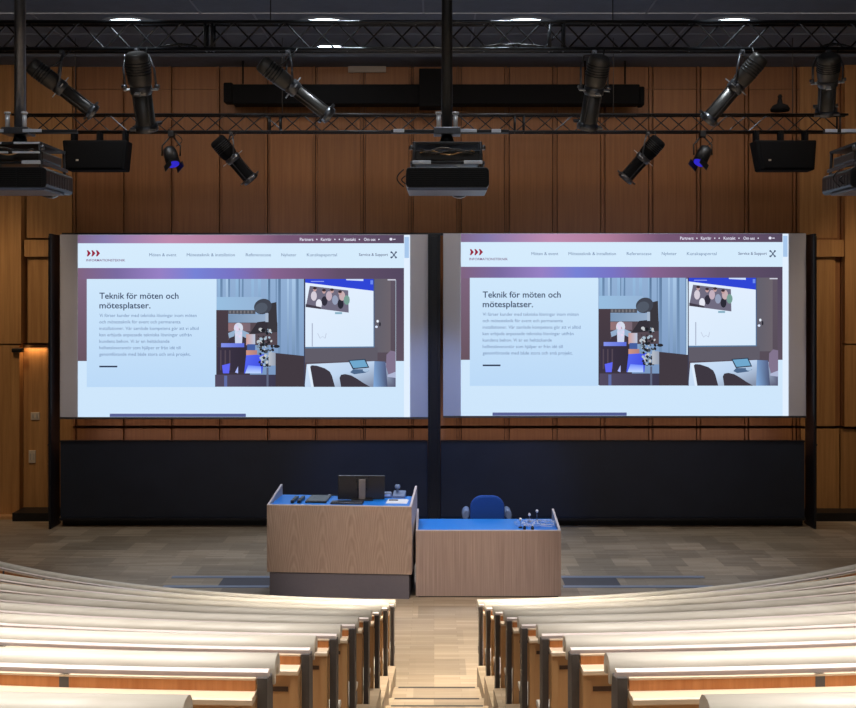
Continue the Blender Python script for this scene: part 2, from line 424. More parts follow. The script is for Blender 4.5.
# ------------------------------------------------------------------ theatre spotlights
def profile_lamp(p_rear, p_front, d, rad, truss_z, clamp_px, label, dz=.25, group='profile spotlights on the front truss', lensmat='steel', body='lampbody'):
    """ellipsoidal spotlight: rear lamp house, barrel, lens hood, yoke, hook clamp"""
    A = W(p_rear[0], p_rear[1], d-dz/2); B = W(p_front[0], p_front[1], d+dz/2)
    m, L = frame_to(A, B)
    t = thing('profile_spotlight', label, 'spotlight', (A+B)/2, 0, group)
    r = rad
    bm = BM(); add_lathe(bm, m, [(r*.7, 0), (r*.92, L*.02), (r*1.0, L*.06), (r*1.0, L*.30), (r*.95, L*.37), (r*.85, L*.41)], 18); mk('lamp_house', bm, body, t)
    pass
    bm = BM()
    for k in range(5): add_lathe(bm, m, [(r*.98, L*(.10+.035*k)), (r*1.06, L*(.104+.035*k)), (r*1.06, L*(.114+.035*k)), (r*.98, L*(.118+.035*k))], 18)
    mk('cooling_fins', bm, 'black', t)
    bm = BM(); add_lathe(bm, m, [(r*.8, L*.40), (r*.92, L*.42), (r*.92, L*.50), (r*.74, L*.53)], 18); mk('shutter_ring', bm, 'steel', t)
    for ang in (0, 1.57, 3.14, 4.71):
        bm = BM(); c, s = math.cos(ang), math.sin(ang)
        add_box(bm, r*.85, r*1.45, -r*.22, r*.22, L*.455, L*.468, 0, m @ Matrix.Rotation(ang, 4, 'Z')); mk('shutter_handle', bm, 'silver', t)
    bm = BM(); add_lathe(bm, m, [(r*.80, L*.50), (r*.80, L*.90), (r*.84, L*.92)], 18); mk('barrel', bm, body, t)
    bm = BM()
    for ang in (.8, 2.4, 3.9, 5.5): add_box(bm, r*.78, r*.88, -r*.06, r*.06, L*.52, L*.92, 0, m @ Matrix.Rotation(ang, 4, 'Z'))
    mk('barrel_rail', bm, 'steel', t)
    bm = BM()
    add_lathe(bm, m, [(r*.80, L*.90), (r*1.0, L*.93), (r*1.02, L*.985), (r*.9, L*.99)], 18)
    for sx, sy in ((1, 1), (1, -1), (-1, 1), (-1, -1)): add_box(bm, sx*r*.6, sx*r*1.1, sy*r*.6, sy*r*1.1, L*.92, L*.95, 0, m)
    mk('lens_hood', bm, 'steel', t)
    bm = BM(); add_lathe(bm, m, [(r*.78, L*.985), (r*.78, L)], 18); mk('lens', bm, lensmat, t)
    # yoke and clamp
    C_ = m @ Vector((0, 0, L*.42)); top = W(clamp_px, 0, d); top = Vector((top.x, d, truss_z))
    side = (m.to_3x3() @ Vector((1, 0, 0))); ax = (B-A).normalized()
    side = ax.cross(Vector((0, 0, 1))); 
    if side.length < .2: side = Vector((1, 0, 0))
    side.normalize(); 
    y1 = C_+side*r*1.3; y2 = C_-side*r*1.3
    base = Vector((top.x, top.y, truss_z-.07))
    bm = BM()
    for yy in (y1, y2):
        add_path(bm, [yy, yy*.45+(base+(yy-C_))*.55, base+(yy-C_)*.75+Vector((0, 0, -.01)), base], .011, 6)
    mk('yoke', bm, 'steel', t)
    for yy in (y1, y2):
        bm = BM(); add_tube(bm, yy-(yy-C_)*.1, yy+(yy-C_)*.22, r*.16, 10); mk('tilt_knob', bm, 'steel', t)
    bm = BM(); add_box(bm, top.x-.022, top.x+.022, d-.03, d+.03, truss_z-.075, truss_z-.024); add_tube(bm, (top.x, d-.06, truss_z-.05), (top.x, d+.04, truss_z-.05), .010, 8)
    mk('hook_clamp', bm, 'steel', t, .004)
    bm = BM(); e = A
    n = 10; P_ = []
    for i in range(n+1):
        s = i/n; q = e*(1-s)+Vector((top.x+.10, d, truss_z))*s; q = q+Vector((0, 0, -.10*math.sin(math.pi*s))); P_.append(q)
    add_path(bm, P_, .007); mk('power_cable', bm, 'black', t)
    return t
yk = fzb
profile_lamp((30, 64), (95, 114), 10.45, .085, yk, 62, 'dark profile spotlight tilted down right beside the left projector pole')
profile_lamp((136, 53), (147, 131), 10.40, .115, yk, 137, 'bronze profile spotlight hanging almost straight down, its rear cap lit white', .35)
profile_lamp((260, 62), (331, 117), 10.45, .085, yk, 288, 'profile spotlight tilted down right with a silvery lens end, left of centre')
profile_lamp((600, 56), (587, 129), 10.45, .105, yk, 594, 'bronze profile spotlight hanging nearly upright, first one right of the centre pole', .35)
profile_lamp((762, 56), (706, 122), 10.45, .088, yk, 742, 'profile spotlight tilted down left with bright silver edges, right side')
profile_lamp((829, 55), (826, 114), 10.45, .105, yk, 828, 'dark profile spotlight hanging straight down at the right end of the front truss', .35)
g2 = 'small spotlights on the rear truss'
profile_lamp((216, 139), (252, 181), 15.5, .12, rzb, 231, 'small black spotlight tilted down right under the rear truss', .2, g2, 'blackgloss', 'matblack')
profile_lamp((660, 139), (624, 180), 15.5, .12, rzb, 648, 'small black spotlight tilted down left under the rear truss', .2, g2, 'blackgloss', 'matblack')

def par_lamp(c, ang, d, label):
    p = W(c[0], c[1], d)
    t = thing('wash_light', label, 'spotlight', p, 0, 'blue lit wash lights on the rear truss')
    ax = Vector((math.sin(ang), -.35, -math.cos(ang))).normalized()
    m, L = frame_to(p-ax*.14, p+ax*.17)
    bm = BM(); add_lathe(bm, m, [(.05, 0), (.08, .02), (.10, .08), (.10, .28)], 16); mk('housing', bm, 'black', t)
    bm = BM(); add_lathe(bm, m, [(.085, .270), (.085, .288)], 16); mk('lens', bm, 'blueglow', t)
    bm = BM()
    for ang2 in (0, math.pi): add_box(bm, .095, .105, -.09, .09, .27, .36, 0, m @ Matrix.Rotation(ang2, 4, 'Z'))
    mk('barn_door', bm, 'black', t)
    bm = BM(); top = Vector((p.x, d+.05, rzb-.02))
    for s in (-1, 1): add_path(bm, [p+Vector((s*.13, 0, 0)), p+Vector((s*.13, .02, .15)), top+Vector((0, 0, -.04))], .012)
    mk('yoke', bm, 'black', t)
    bm = BM(); add_box(bm, top.x-.04, top.x+.04, d-.02, d+.10, top.z-.07, top.z+.01); mk('hook_clamp', bm, 'black', t, .005)
    bm = BM(); P_ = [top+Vector((.05+.1*math.sin(i*.5), 0, -.02-.03*i)) for i in range(7)]; add_path(bm, P_, .007); mk('power_cable', bm, 'black', t)
par_lamp((171, 156), .35, 15.5, 'small black wash light glowing blue, left of centre')
par_lamp((703, 155), -.5, 15.5, 'small black wash light glowing blue, right of centre')

# a small bulb-like fixture on top of the rear truss at the right
t = thing('clamp_fitting', 'small black bulb shaped fitting on top of the rear truss above the right speaker', 'fitting', W(780, 112, 15.6))
bm = BM(); p = W(780, 112, 15.62); add_lathe(bm, Matrix.Translation(p+Vector((0, -.0, .012))), [(.13, 0), (.14, .03), (.11, .08), (.04, .11), (.025, .19), (.035, .21), (.02, .24)], 16)
mk('body', bm, 'matblack', t)

# ------------------------------------------------------------------ loudspeakers under the rear truss
def speaker(px0, px1, taper_l, taper_r, label):
    d = 15.35
    a = W(px0, 140, d); b = W(px1, 170, d)
    t = thing('loudspeaker', label, 'speaker', ((a.x+b.x)/2, d, b.z), 0, 'black speakers under the rear truss')
    s = d/F
    bm = BM(); pts = [(a.x, a.z), (b.x, a.z), (b.x-taper_r*s, b.z), (a.x+taper_l*s, b.z)]
    add_prism(bm, pts, d, d+.30, axis='y'); mk('cabinet', bm, 'matblack', t, .02)
    bm = BM(); g = [(a.x+.06+taper_l*s*.1, a.z-.03), (b.x-.04-taper_r*s*.1, a.z-.03), (b.x-.04-taper_r*s*.9, b.z+.03), (a.x+.06+taper_l*s*.9, b.z+.03)]
    add_prism(bm, g, d-.012, d, axis='y'); mk('grille', bm, 'matblack', t, .003)
    bm = BM(); q = W(px0+15, 160, d-.02); add_box(bm, q.x-.018, q.x+.018, d-.018, d-.012, q.z-.012, q.z+.012); mk('badge', bm, 'switch', t)
    for fx in (.1, .5, .9):
        bm = BM(); x = a.x+(b.x-a.x)*fx
        add_box(bm, x-.02, x+.02, 15.50, 15.70, a.z, rzb-.0); add_tube(bm, (x, 15.6, a.z-.01), (x, 15.6, rzb), .03, 8); mk('hanging_bracket', bm, 'matblack', t)
speaker(62, 127, 3, 3, 'wide black loudspeaker hanging under the left end of the rear truss')
speaker(755, 817, 6, 2, 'wide black loudspeaker hanging under the right end of the rear truss')

# ------------------------------------------------------------------ projectors on poles
def projector(cx, label, silver):
    d = 7.85
    t = thing('ceiling_projector', label, 'projector', (cx, d+.3, 4.15), 0, 'large projectors on ceiling poles')
    z0 = CAMZ+(PY-189.5)*d/F; z1 = CAMZ+(PY-167)*d/F; h = .302
    # body with rounded corners
    def rr(x0, x1, za, zb, r, n=5):
        P_ = []
        for (qx, qz, a0) in ((x1-r, zb-r, 0), (x0+r, zb-r, 90), (x0+r, za+r, 180), (x1-r, za+r, 270)):
            for i in range(n+1):
                a = math.radians(a0+90*i/n); P_.append((qx+r*math.cos(a), qz+r*math.sin(a)))
        return P_
    bm = BM(); add_prism(bm, rr(cx-h, cx+h, z0+.012, z1, .03), d, d+.58, axis='y'); mk('body', bm, 'blackgloss', t, .006)
    bm = BM(); add_prism(bm, rr(cx-h+.012, cx+h-.012, z0-.006, z0+.014, .008), d-.004, d+.42, axis='y'); mk('lower_trim', bm, 'underside', t, .003)
    for k, (xa, xb) in enumerate(((-.27, -.10), (-.085, .085), (.10, .27))):
        bm = BM()
        for i in range(9): add_box(bm, cx+xa, cx+xb, d-.006, d, z0+.025+i*.0155, z0+.032+i*.0155)
        mk('rear_vent', bm, 'black', t)
    for s in (-1, 1):
        bm = BM()
        for i in range(8): add_box(bm, cx+s*h-.004, cx+s*h+.004, d+.06+i*.055, d+.09+i*.055, z0+.04, z1-.04)
        mk('side_vent', bm, 'steel', t)
    bm = BM(); m4, _ = frame_to((cx+.1, d+.58, (z0+z1)/2), (cx+.1, d+.70, (z0+z1)/2)); add_lathe(bm, m4, [(.085, 0), (.085, .10), (.075, .11)], 18); mk('lens', bm, 'steel', t)
    # cage above the body
    zc0 = CAMZ+(PY-163)*d/F; zc1 = CAMZ+(PY-141)*d/F
    bm = BM(); add_box(bm, cx-.255, cx+.255, d+.03, d+.55, zc1-.02, zc1); mk('top_plate', bm, 'black', t, .004)
    bm = BM(); add_box(bm, cx-.245, cx+.245, d+.08, d+.50, zc0+.03, zc1-.06); mk('mount_frame', bm, 'lampbody', t, .01)
    for s in (-1, 1):
        bm = BM()
        add_box(bm, cx+s*.26-.012, cx+s*.26+.012, d+.02, d+.56, zc0-.005, zc0+.018)
        for yy in (d+.03, d+.54): add_tube(bm, (cx+s*.25, yy, z1), (cx+s*.24, yy, zc1), .012, 8)
        for yy in (d+.03,): add_lathe(bm, Matrix.Translation((cx+s*.262, yy, zc1-.06)), [(.016, 0), (.018, .02), (.01, .035)], 10)
        mk('side_rail', bm, 'steel', t, .003)
        bm = BM(); add_box(bm, cx+min(s*.12, s*.255), cx+max(s*.12, s*.255), d+.0, d+.02, zc0+.0-.006, zc0+.020); mk('front_bar', bm, 'lightmetal', t, .003)
    bm = BM(); add_box(bm, cx-.12, cx+.12, d+.0, d+.02, zc0-.006, zc0+.012); mk('front_bar', bm, 'black', t, .003)
    for zz, e0, e1 in ((zc1-.012, -.255, -.03), (zc1-.012, .06, .25), ((zc0+zc1)/2, -.25, .02), ((zc0+zc1)/2, .05, .25)) if silver else ():
        bm = BM(); add_box(bm, cx+e0, cx+e1, d+.005, d+.018, zz-.008, zz+.006); mk('front_bar', bm, 'lightmetal', t, .003)
    for i in range(3):
        bm = BM(); P_ = [(cx-.2+.4*j/10, d+.04-.01*i, (zc0+zc1)/2+.015*math.sin(j*.9+i*2)+.01*i) for j in range(11)]; add_path(bm, P_, .006); mk('cable', bm, 'lampbody' if i else 'brass', t)
    # pole, clamps, cross bar
    yp = d+.29
    bm = BM(); add_tube(bm, (cx, yp, zc1), (cx, yp, CEIL), .041, 18); mk('pole', bm, 'steel' if silver else 'black', t)
    bm = BM(); add_box(bm, cx-.06, cx+.06, yp-.06, yp+.06, zc1, zc1+.03); add_tube(bm, (cx, yp, zc1+.02), (cx, yp, zc1+.10), .06, 14, .035); mk('pole_flange', bm, 'black', t)
    zb = CAMZ+(PY-127)*d/F
    bm = BM(); add_box(bm, cx-.42, cx+.46, yp-.10, yp-.06, zb-.012, zb+.012); mk('cross_bar', bm, 'black', t, .003)
    for (xa, xb) in (((.10, .22), (.33, .40), (-.40, -.32)) if not silver else ((.06, .20), (-.30, -.08), (-.42, -.33))):
        bm = BM(); add_box(bm, cx+xa, cx+xb, yp-.112, yp-.10, zb-.010, zb+.014); mk('bar_sleeve', bm, 'lightmetal', t, .002)
    for s in (-1, 1):
        bm = BM(); add_tube(bm, (cx+s*.063, yp-.08, zb+.02), (cx+s*.063, yp-.08, zb+.13), .017, 12); add_tube(bm, (cx+s*.063, yp-.08, zb+.13), (cx+s*.063, yp-.08, zb+.145), .024, 12)
        mk('clamp_bolt', bm, 'silver', t)
    bm = BM(); add_box(bm, cx-.10, cx+.10, yp-.11, yp+.05, zb-.02, zb+.03); mk('clamp_plate', bm, 'steel', t, .004)
    bm = BM(); P_ = [(cx-h-.02-.05*math.sin(math.pi*i/12), d+.15, z1-.0-.13*i/12) for i in range(13)]; add_path(bm, P_, .005)
    P_ = [(cx-h-.005-.03*math.sin(math.pi*i/10), d+.12, z1-.05-.06*i/10) for i in range(11)]; add_path(bm, P_, .005); mk('cable_loop', bm, 'black', t)
projector(-3.12, 'large black projector on a grey pole at the left edge, facing the screens', True)
projector(.098, 'large black projector on a black pole in the middle of the hall', False)
projector(3.33, 'large projector cut off by the right edge of the picture', True)

# ------------------------------------------------------------------ screens, boards, frame
SD = 16.4
def sx(px, d=SD): return (px-PX)*d/F
def sz(py, d=SD): return CAMZ+(PY-py)*d/F
t = thing('screen_stand', 'tall black frame of three posts carrying both screens and boards', 'frame', (0, SD, 0))
for a, b in ((48.5, 60), (428, 440.5), (805, 816.5)):
    bm = BM()
    dd = .19 if a != 428 else .06
    xl_, xr_ = (sx(a, SD-dd) if a < 430 else sx(a, SD+.2)), (sx(b, SD+.2) if a < 400 else sx(b, SD-dd))
    add_box(bm, xl_, xr_, SD-dd, SD+.20, 0.0, sz(233.5, SD-dd))
    add_box(bm, xl_+.04, xr_-.04, SD-dd-.012, SD-dd, .12, sz(236, SD-dd))
    mk('post', bm, 'frame', t, .006)
for a, b in ((48.5, 60), (805, 816.5)):
    bm = BM(); add_box(bm, sx(a)+.09, sx(b)-.09, SD-.22, SD+.3, 0, .03); mk('foot', bm, 'frame', t, .005)
bm = BM(); add_box(bm, sx(60), sx(428), SD+.10, SD+.22, 0.0, .125); mk('base_rail', bm, 'black', t)
bm = BM(); add_box(bm, sx(440.5), sx(805), SD+.10, SD+.22, 0.0, .125); mk('base_rail', bm, 'black', t)
bm = BM(); add_box(bm, sx(60), sx(805), SD+.08, SD+.16, sz(235), sz(232.5)); mk('head_rail', bm, 'frame', t)
for i, (a, b) in enumerate(((60, 428), (440.5, 805))):
    t = thing('chalkboard', ['wide blue black writing board under the left screen', 'wide blue black writing board under the right screen'][i], 'board', (sx((a+b)/2), SD, .12), 0, 'sliding boards under the screens')
    bm = BM(); add_box(bm, sx(a)+.004, sx(b)-.004, SD+.0, SD+.05, .13, sz(442)); mk('writing_surface', bm, 'board', t, .003)
    bm = BM(); add_box(bm, sx(a)+.004, sx(b)-.004, SD-.015, SD+.06, sz(442), sz(440.5)); mk('top_edge', bm, 'frame', t)
    bm = BM(); add_box(bm, sx(a)+.004, sx(b)-.004, SD-.05, SD+.06, .10, .135); mk('chalk_ledge', bm, 'frame', t)

# projected web page
class Page:
    def __init__(s):
        s.v = []; s.f = []; s.c = []; s.k = 0
    def lay(s): s.k += 1; return SD-.006-.0006*s.k
    def poly(s, pts, cols):
        y = s.lay(); n0 = len(s.v)
        for px, py in pts: s.v.append((sx(px), y, sz(py)))
        if not isinstance(cols[0], (tuple, list)): cols = [cols]*len(pts)
        s.f.append(list(range(n0, n0+len(pts)))); s.c.append([hexc(*c) for c in cols])
    def rect(s, x0, y0, x1, y1, c, c2=None, horiz=True):
        if c2 is None: s.poly([(x0, y1), (x1, y1), (x1, y0), (x0, y0)], c)
        elif horiz: s.poly([(x0, y1), (x1, y1), (x1, y0), (x0, y0)], [c, c2, c2, c])
        else: s.poly([(x0, y1), (x1, y1), (x1, y0), (x0, y0)], [c2, c2, c, c])
    def grad(s, x0, y0, x1, y1, stops):
        y = s.lay()
        for (ta, ca), (tb, cb) in zip(stops, stops[1:]):
            xa = x0+(x1-x0)*ta; xb = x0+(x1-x0)*tb; n0 = len(s.v)
            for px, py in ((xa, y1), (xb, y1), (xb, y0), (xa, y0)): s.v.append((sx(px), y, sz(py)))
            s.f.append([n0, n0+1, n0+2, n0+3]); s.c.append([hexc(*ca), hexc(*cb), hexc(*cb), hexc(*ca)])
    def ell(s, cx, cy, rx, ry, c, n=16, rot=0.):
        s.poly([(cx+rx*math.cos(a)*math.cos(rot)-ry*math.sin(a)*math.sin(rot), cy+rx*math.cos(a)*math.sin(rot)+ry*math.sin(a)*math.cos(rot)) for a in [2*math.pi*i/n for i in range(n)]], c)
    def text(s, txt, x0, base, width, cap, c, bold=0.):
        """txt starts at pixel x0, sits on pixel row base, is width px long and cap px high"""
        cu = bpy.data.curves.new('t', 'FONT'); cu.body = txt; cu.size = 1; cu.resolution_u = 3; cu.offset = bold
        ob = bpy.data.objects.new('t', cu); COL.objects.link(ob)
        dg = bpy.context.evaluated_depsgraph_get(); me = bpy.data.meshes.new_from_object(ob.evaluated_get(dg))
        xs = [v.co.x for v in me.vertices]; mn, mx = min(xs), max(xs)
        kx = width/(mx-mn); ky = cap/.70
        y = s.lay(); n0 = len(s.v)
        for v in me.vertices: s.v.append((sx(x0+(v.co.x-mn)*kx), y, sz(base-v.co.y*ky)))
        for p in me.polygons:
            s.f.append([n0+i for i in p.vertices]); s.c.append([hexc(*c)]*len(p.vertices))
        bpy.data.objects.remove(ob); bpy.data.meshes.remove(me); bpy.data.curves.remove(cu)
    def build(s, name, parent):
        me = bpy.data.meshes.new(name); me.from_pydata(s.v, [], s.f)
        ca = me.color_attributes.new('Col', 'FLOAT_COLOR', 'CORNER'); i = 0
        flat = [c for f in s.c for c in f]
        for i, c in enumerate(flat): ca.data[i].color = (*c, 1)
        me.materials.append(M['page'])
        o = bpy.data.objects.new(name, me); COL.objects.link(o); o.parent = parent; o.location = -Vector(parent.location)
        s.v = []; s.f = []; s.c = []
        return o

WHT = (214, 236, 253)
P = Page()
root = thing('projection_screen', 'left white projection screen showing a web page', 'screen', (sx(244), SD, sz(417)), 0, 'two large projection screens')
bm = BM(); add_box(bm, sx(60), sx(428), SD, SD+.03, sz(417.5), sz(234.5)); mk('screen_fabric', bm, 'canvas', root)
bm = BM(); add_box(bm, sx(60), sx(428), SD-.012, SD+.04, sz(419), sz(417)); mk('bottom_bar', bm, 'steel', root)
P.rect(78, 235, 410, 417, WHT, (206, 230, 252), False)
# purple sky at the head of the page
P.grad(78, 235, 404, 243.3, [(0, (128, 106, 140)), (.08, (134, 122, 170)), (.28, (190, 140, 175)), (.45, (176, 126, 156)), (.62, (120, 88, 118)), (1, (86, 74, 96))])
P.grad(78, 268, 404, 280, [(0, (128, 100, 128)), (.12, (122, 106, 160)), (.25, (150, 128, 196)), (.36, (118, 130, 214)), (.47, (120, 116, 196)), (.6, (134, 100, 144)), (.8, (98, 80, 106)), (1, (84, 72, 96))])
P.rect(78, 279.5, 87, 361, (124, 100, 124), (104, 84, 96), False)
P.rect(396, 279.5, 404, 361, (86, 74, 96), (94, 82, 96), False)
P.rect(404, 235, 410, 417, (226, 240, 255)); P.rect(404.5, 237, 409, 258, (168, 200, 236))
P.build('page_background', root)
P.rect(87, 279, 217, 387, (208, 232, 252), (188, 218, 248), False)
P.rect(110, 413.6, 246, 416.8, (92, 100, 150), (84, 94, 146))
P.build('text_panel', root)
# logo: three red arrows and a line of capitals
for i in range(3):
    x = 87+i*4.6
    P.poly([(x, 250.3), (x+1.4, 250.3), (x+4.1, 253.3), (x+1.4, 256.4), (x, 256.4), (x+1.0, 253.3)], (150, 32, 62))
P.text('INFORMATIONSTEKNIK', 86.5, 261.4, 39, 2.3, (120, 74, 120), .01)
P.build('page_logo', root)
g1 = (92, 116, 156)
P.text('Möten & event', 149.5, 256.3, 27, 3.0, g1)
P.text('Mötesteknik & installation', 187, 256.3, 48, 3.0, g1)
P.text('Referenscase', 246, 256.3, 25, 3.0, g1)
P.text('Nyheter', 281.5, 256.3, 15, 3.0, g1)
P.text('Kunskapsportal', 307, 256.3, 30, 3.0, g1)
P.text('Service & Support', 359, 256.0, 29, 2.8, (84, 92, 130), .008)
for s in (-1, 1):
    P.poly([(391.2, 255-s*3.0), (392.2, 255-s*3.2), (396.4, 255+s*2.4), (395.6, 255+s*3.0)], (70, 84, 112))
for q in ((391.4, 252.3), (396, 252.3), (391.4, 257.5), (396, 257.5)): P.ell(q[0], q[1], 1.0, 1.0, (70, 84, 112), 8)
wt = (232, 232, 250)
P.text('Partners', 300, 240.9, 13.5, 3.0, wt, .012); P.text('Karriär', 321, 240.9, 10.5, 3.0, wt, .012)
P.text('Kontakt', 344, 240.9, 12, 3.0, wt, .012); P.text('Om oss', 364, 240.9, 11.5, 3.0, wt, .012)
for q in (317, 335, 339.5, 359.5, 379): P.ell(q, 239.5, .7, .7, wt, 8)
P.ell(391, 239.3, 1.5, 1.4, wt, 12); P.rect(393.3, 239.0, 395.6, 239.8, wt)
P.build('menu_text', root)
hd = (46, 62, 96)
P.text('Teknik för möten och', 100, 298.7, 79, 6.1, hd, .012)
P.text('mötesplatser.', 100, 308.3, 51, 6.1, hd, .012)
body = [('Vi förser kunder med tekniska lösningar inom möten', 97), ('och mötesteknik för event och permanenta', 81),
        ('installationer. Vår samlade kompetens gör att vi alltid', 99), ('kan erbjuda anpassade tekniska lösningar utifrån', 92),
        ('kundens behov. Vi är en heltäckande', 70), ('helhetsleverantör som hjälper er från idé till', 81), ('genomförande med både stora och små projekt.', 91)]
for i, (s_, w_) in enumerate(body): P.text(s_, 100, 316.9+i*6.45, w_, 3.2, (104, 130, 172))
P.rect(100, 365.6, 118, 367.2, (44, 54, 80))
P.build('article_text', root)
# photograph on the page: curtain, camera, musician on the left, meeting room on the right
P.rect(217, 279, 306, 386, (146, 176, 212), (120, 150, 192), False)
rs = random.Random(3)
for i in range(26):
    x = 217+rs.random()*88; w_ = .8+rs.random()*2.4; c = rs.choice([(104, 134, 170), (170, 200, 232), (90, 118, 152), (150, 186, 222)])
    P.rect(x, 279, min(306, x+w_), 296+rs.random()*60 if x < 278 else 355, c, (118, 148, 184), False)
P.rect(217.5, 297, 262, 310, (152, 190, 224), (150, 180, 214))
P.rect(229, 310, 256, 314, (84, 84, 92)); P.rect(229, 314.5, 268, 322.5, (122, 150, 182), (150, 172, 200))
for i in range(7): P.rect(230+i*3.6, 310.6, 231.6+i*3.6, 313.4, (120, 118, 124))
P.rect(217, 310, 229, 386, (74, 62, 70), (60, 54, 66), False)
P.rect(229, 322.5, 278, 345, (90, 78, 86), (84, 72, 80)); P.rect(229, 323, 251, 331, (150, 116, 120), (120, 104, 116))
P.poly([(258, 322), (277, 320), (277, 332), (250, 334)], (54, 50, 58))
# moving light head
P.poly([(268, 304), (277, 302), (278, 332), (268, 332)], (58, 56, 62)); P.ell(263.5, 306.5, 9, 7.6, (66, 70, 82), 20, -.35); P.ell(261.8, 308, 6.5, 5.2, (82, 90, 104), 18, -.35)
P.rect(266, 313, 269, 322, (168, 184, 206))
# musician with pale hair, camera rig
P.poly([(228, 342), (236, 330), (246, 332), (252, 348), (250, 386), (227, 386)], (62, 54, 66))
P.ell(239.2, 328, 4.6, 5.4, (214, 220, 236), 14); P.poly([(235.5, 330), (243.5, 330), (242.5, 347), (236, 347)], (206, 214, 236))
P.ell(239.4, 329.8, 1.5, 2.1, (186, 166, 178), 12)
for i in range(9): P.ell(235.6+rs.random()*7, 325+i*1.6, 1.5, 1.3, (200+rs.random()*30, 212, 238), 8)
P.poly([(229, 333), (236, 330), (235, 336), (230, 338)], (150, 176, 206)); P.poly([(243, 330), (250, 333), (247, 338), (243, 336)], (150, 176, 206))
P.rect(222, 343, 245, 347.5, (132, 148, 236), (92, 110, 220)); P.rect(219, 347, 247, 372, (60, 52, 70), (52, 46, 60))
for x in (221, 225.5, 230): P.rect(x, 350, x+1.4, 370, (84, 72, 84))
P.rect(247, 334, 256, 345, (206, 158, 150), (188, 200, 222)); P.rect(248, 344, 256, 350, (70, 96, 160)); P.rect(247, 350, 258, 355, (206, 150, 132), (176, 128, 128))
P.poly([(247, 355), (265, 354), (263, 373), (245, 373)], [(86, 104, 240), (70, 84, 232), (60, 76, 224), (80, 96, 236)])
P.poly([(249, 365), (262, 366), (262, 373), (246, 373)], [(110, 140, 255), (110, 140, 255), (190, 214, 255), (190, 214, 255)])
P.poly([(223, 365), (231, 363), (230, 373), (224, 373)], (96, 104, 246)); P.poly([(236, 372), (239, 366), (239, 373)], (176, 190, 255))
for i in range(110):
    x = 259+rs.random()*15; y = 329+rs.random()*38; r_ = .5+rs.random()*1.5
    P.ell(x, y, r_, r_*.8, rs.choice([(44, 42, 48), (32, 34, 40), (170, 190, 206), (120, 140, 160), (196, 200, 204), (70, 76, 84)]), 8, rs.random()*3)
P.rect(270, 352, 277, 365, (184, 190, 200), (150, 160, 178)); P.ell(278, 346, 3.2, 1.6, (40, 40, 46), 10)
P.rect(217, 374, 278, 386, (84, 76, 98), (60, 58, 80)); P.rect(226, 375, 229, 386, (96, 110, 168)); P.rect(268, 367, 270, 386, (96, 104, 130))
P.poly([(277, 352.5), (306, 355.5), (306, 386), (277, 386)], (66, 58, 66))
# meeting room half
P.rect(306, 279, 396, 386, (96, 86, 100), (84, 74, 84), False)
P.rect(375, 279, 391, 352, (98, 96, 108), (108, 100, 108)); P.rect(388, 279.4, 396, 280.6, (206, 206, 222))
P.poly([(306, 346.8), (378, 346.8), (378, 360), (306, 362)], (96, 92, 104))
P.poly([(305.5, 280), (375, 279.3), (375, 347), (306.5, 348)], [(64, 78, 120), (64, 78, 120), (92, 124, 160), (92, 124, 160)])
P.poly([(306.5, 280), (374, 279.5), (374, 346), (306.5, 346.5)], [(228, 240, 255), (228, 240, 255), (216, 234, 252), (220, 236, 254)])
P.poly([(306.5, 279.2), (374, 279.2), (374, 291), (306.5, 282.8)], (48, 70, 214)); P.poly([(347, 279.2), (364, 279.2), (364, 281.2), (347, 280.4)], (206, 222, 255))
P.rect(371, 280.5, 373.5, 284.5, (110, 140, 240)); P.rect(312, 281.2, 325, 282.0, (150, 166, 240))
P.poly([(311, 286), (349, 290.5), (349.5, 312.5), (307, 307)], (112, 108, 128))
for (x, y, c1) in ((315, 296, (214, 206, 218)), (325.5, 301, (50, 48, 62)), (330, 296, (196, 176, 190)), (336, 300, (150, 160, 186)), (341.5, 304, (44, 44, 56)), (343, 296, (200, 176, 180)), (320, 304, (230, 232, 244)), (347.6, 300, (120, 160, 150))):
    P.ell(x, y, 3.0, 4.8, c1, 12)
for (x, y) in ((316, 289.5), (325, 291.5), (333, 291), (341, 293)): P.ell(x, y, 1.8, 2.2, (196, 160, 160), 10); P.ell(x, y-1.2, 1.9, 1.4, (60, 46, 52), 10)
P.poly([(307, 304), (322, 307), (322, 309), (307, 307)], (66, 60, 74)); P.rect(336, 312, 343, 314, (136, 176, 196))
P.rect(313, 323, 314, 346, (168, 178, 200))
for (a, b) in (((318.5, 333), (321, 338)), ((321, 338), (323.5, 336)), ((323.5, 336), (326, 338)), ((326, 338), (327, 333))):
    P.poly([(a[0], a[1]), (a[0]+.6, a[1]), (b[0]+.6, b[1]), (b[0], b[1])], (186, 196, 216))
P.ell(378.2, 321, 1.2, 1.4, (236, 244, 255), 10); P.ell(377, 326.5, 1.4, 1.2, (220, 232, 255), 10); P.ell(380.5, 324, .9, 2.2, (40, 40, 50), 10)
P.poly([(308, 363.5), (375, 360.5), (396, 364), (396, 386), (306, 386)], [(206, 226, 248), (190, 212, 240), (110, 116, 150), (84, 84, 110), (196, 218, 244)])
P.poly([(375, 360.5), (386, 361), (388, 386), (374, 386)], [(120, 152, 196), (84, 96, 134), (74, 82, 112), (130, 170, 220)])
P.poly([(308.5, 364.5), (311, 363.4), (316.5, 386), (312.5, 386)], (222, 236, 252))
P.poly([(311.5, 366), (313, 364.6), (318, 365), (326, 367.6), (331, 371), (333, 375), (336, 386), (315, 386)], (62, 56, 66)); P.poly([(340.5, 377), (342, 374), (346, 373.3), (352, 374.6), (358, 378), (364, 382), (371, 386), (342, 386)], (62, 56, 66))
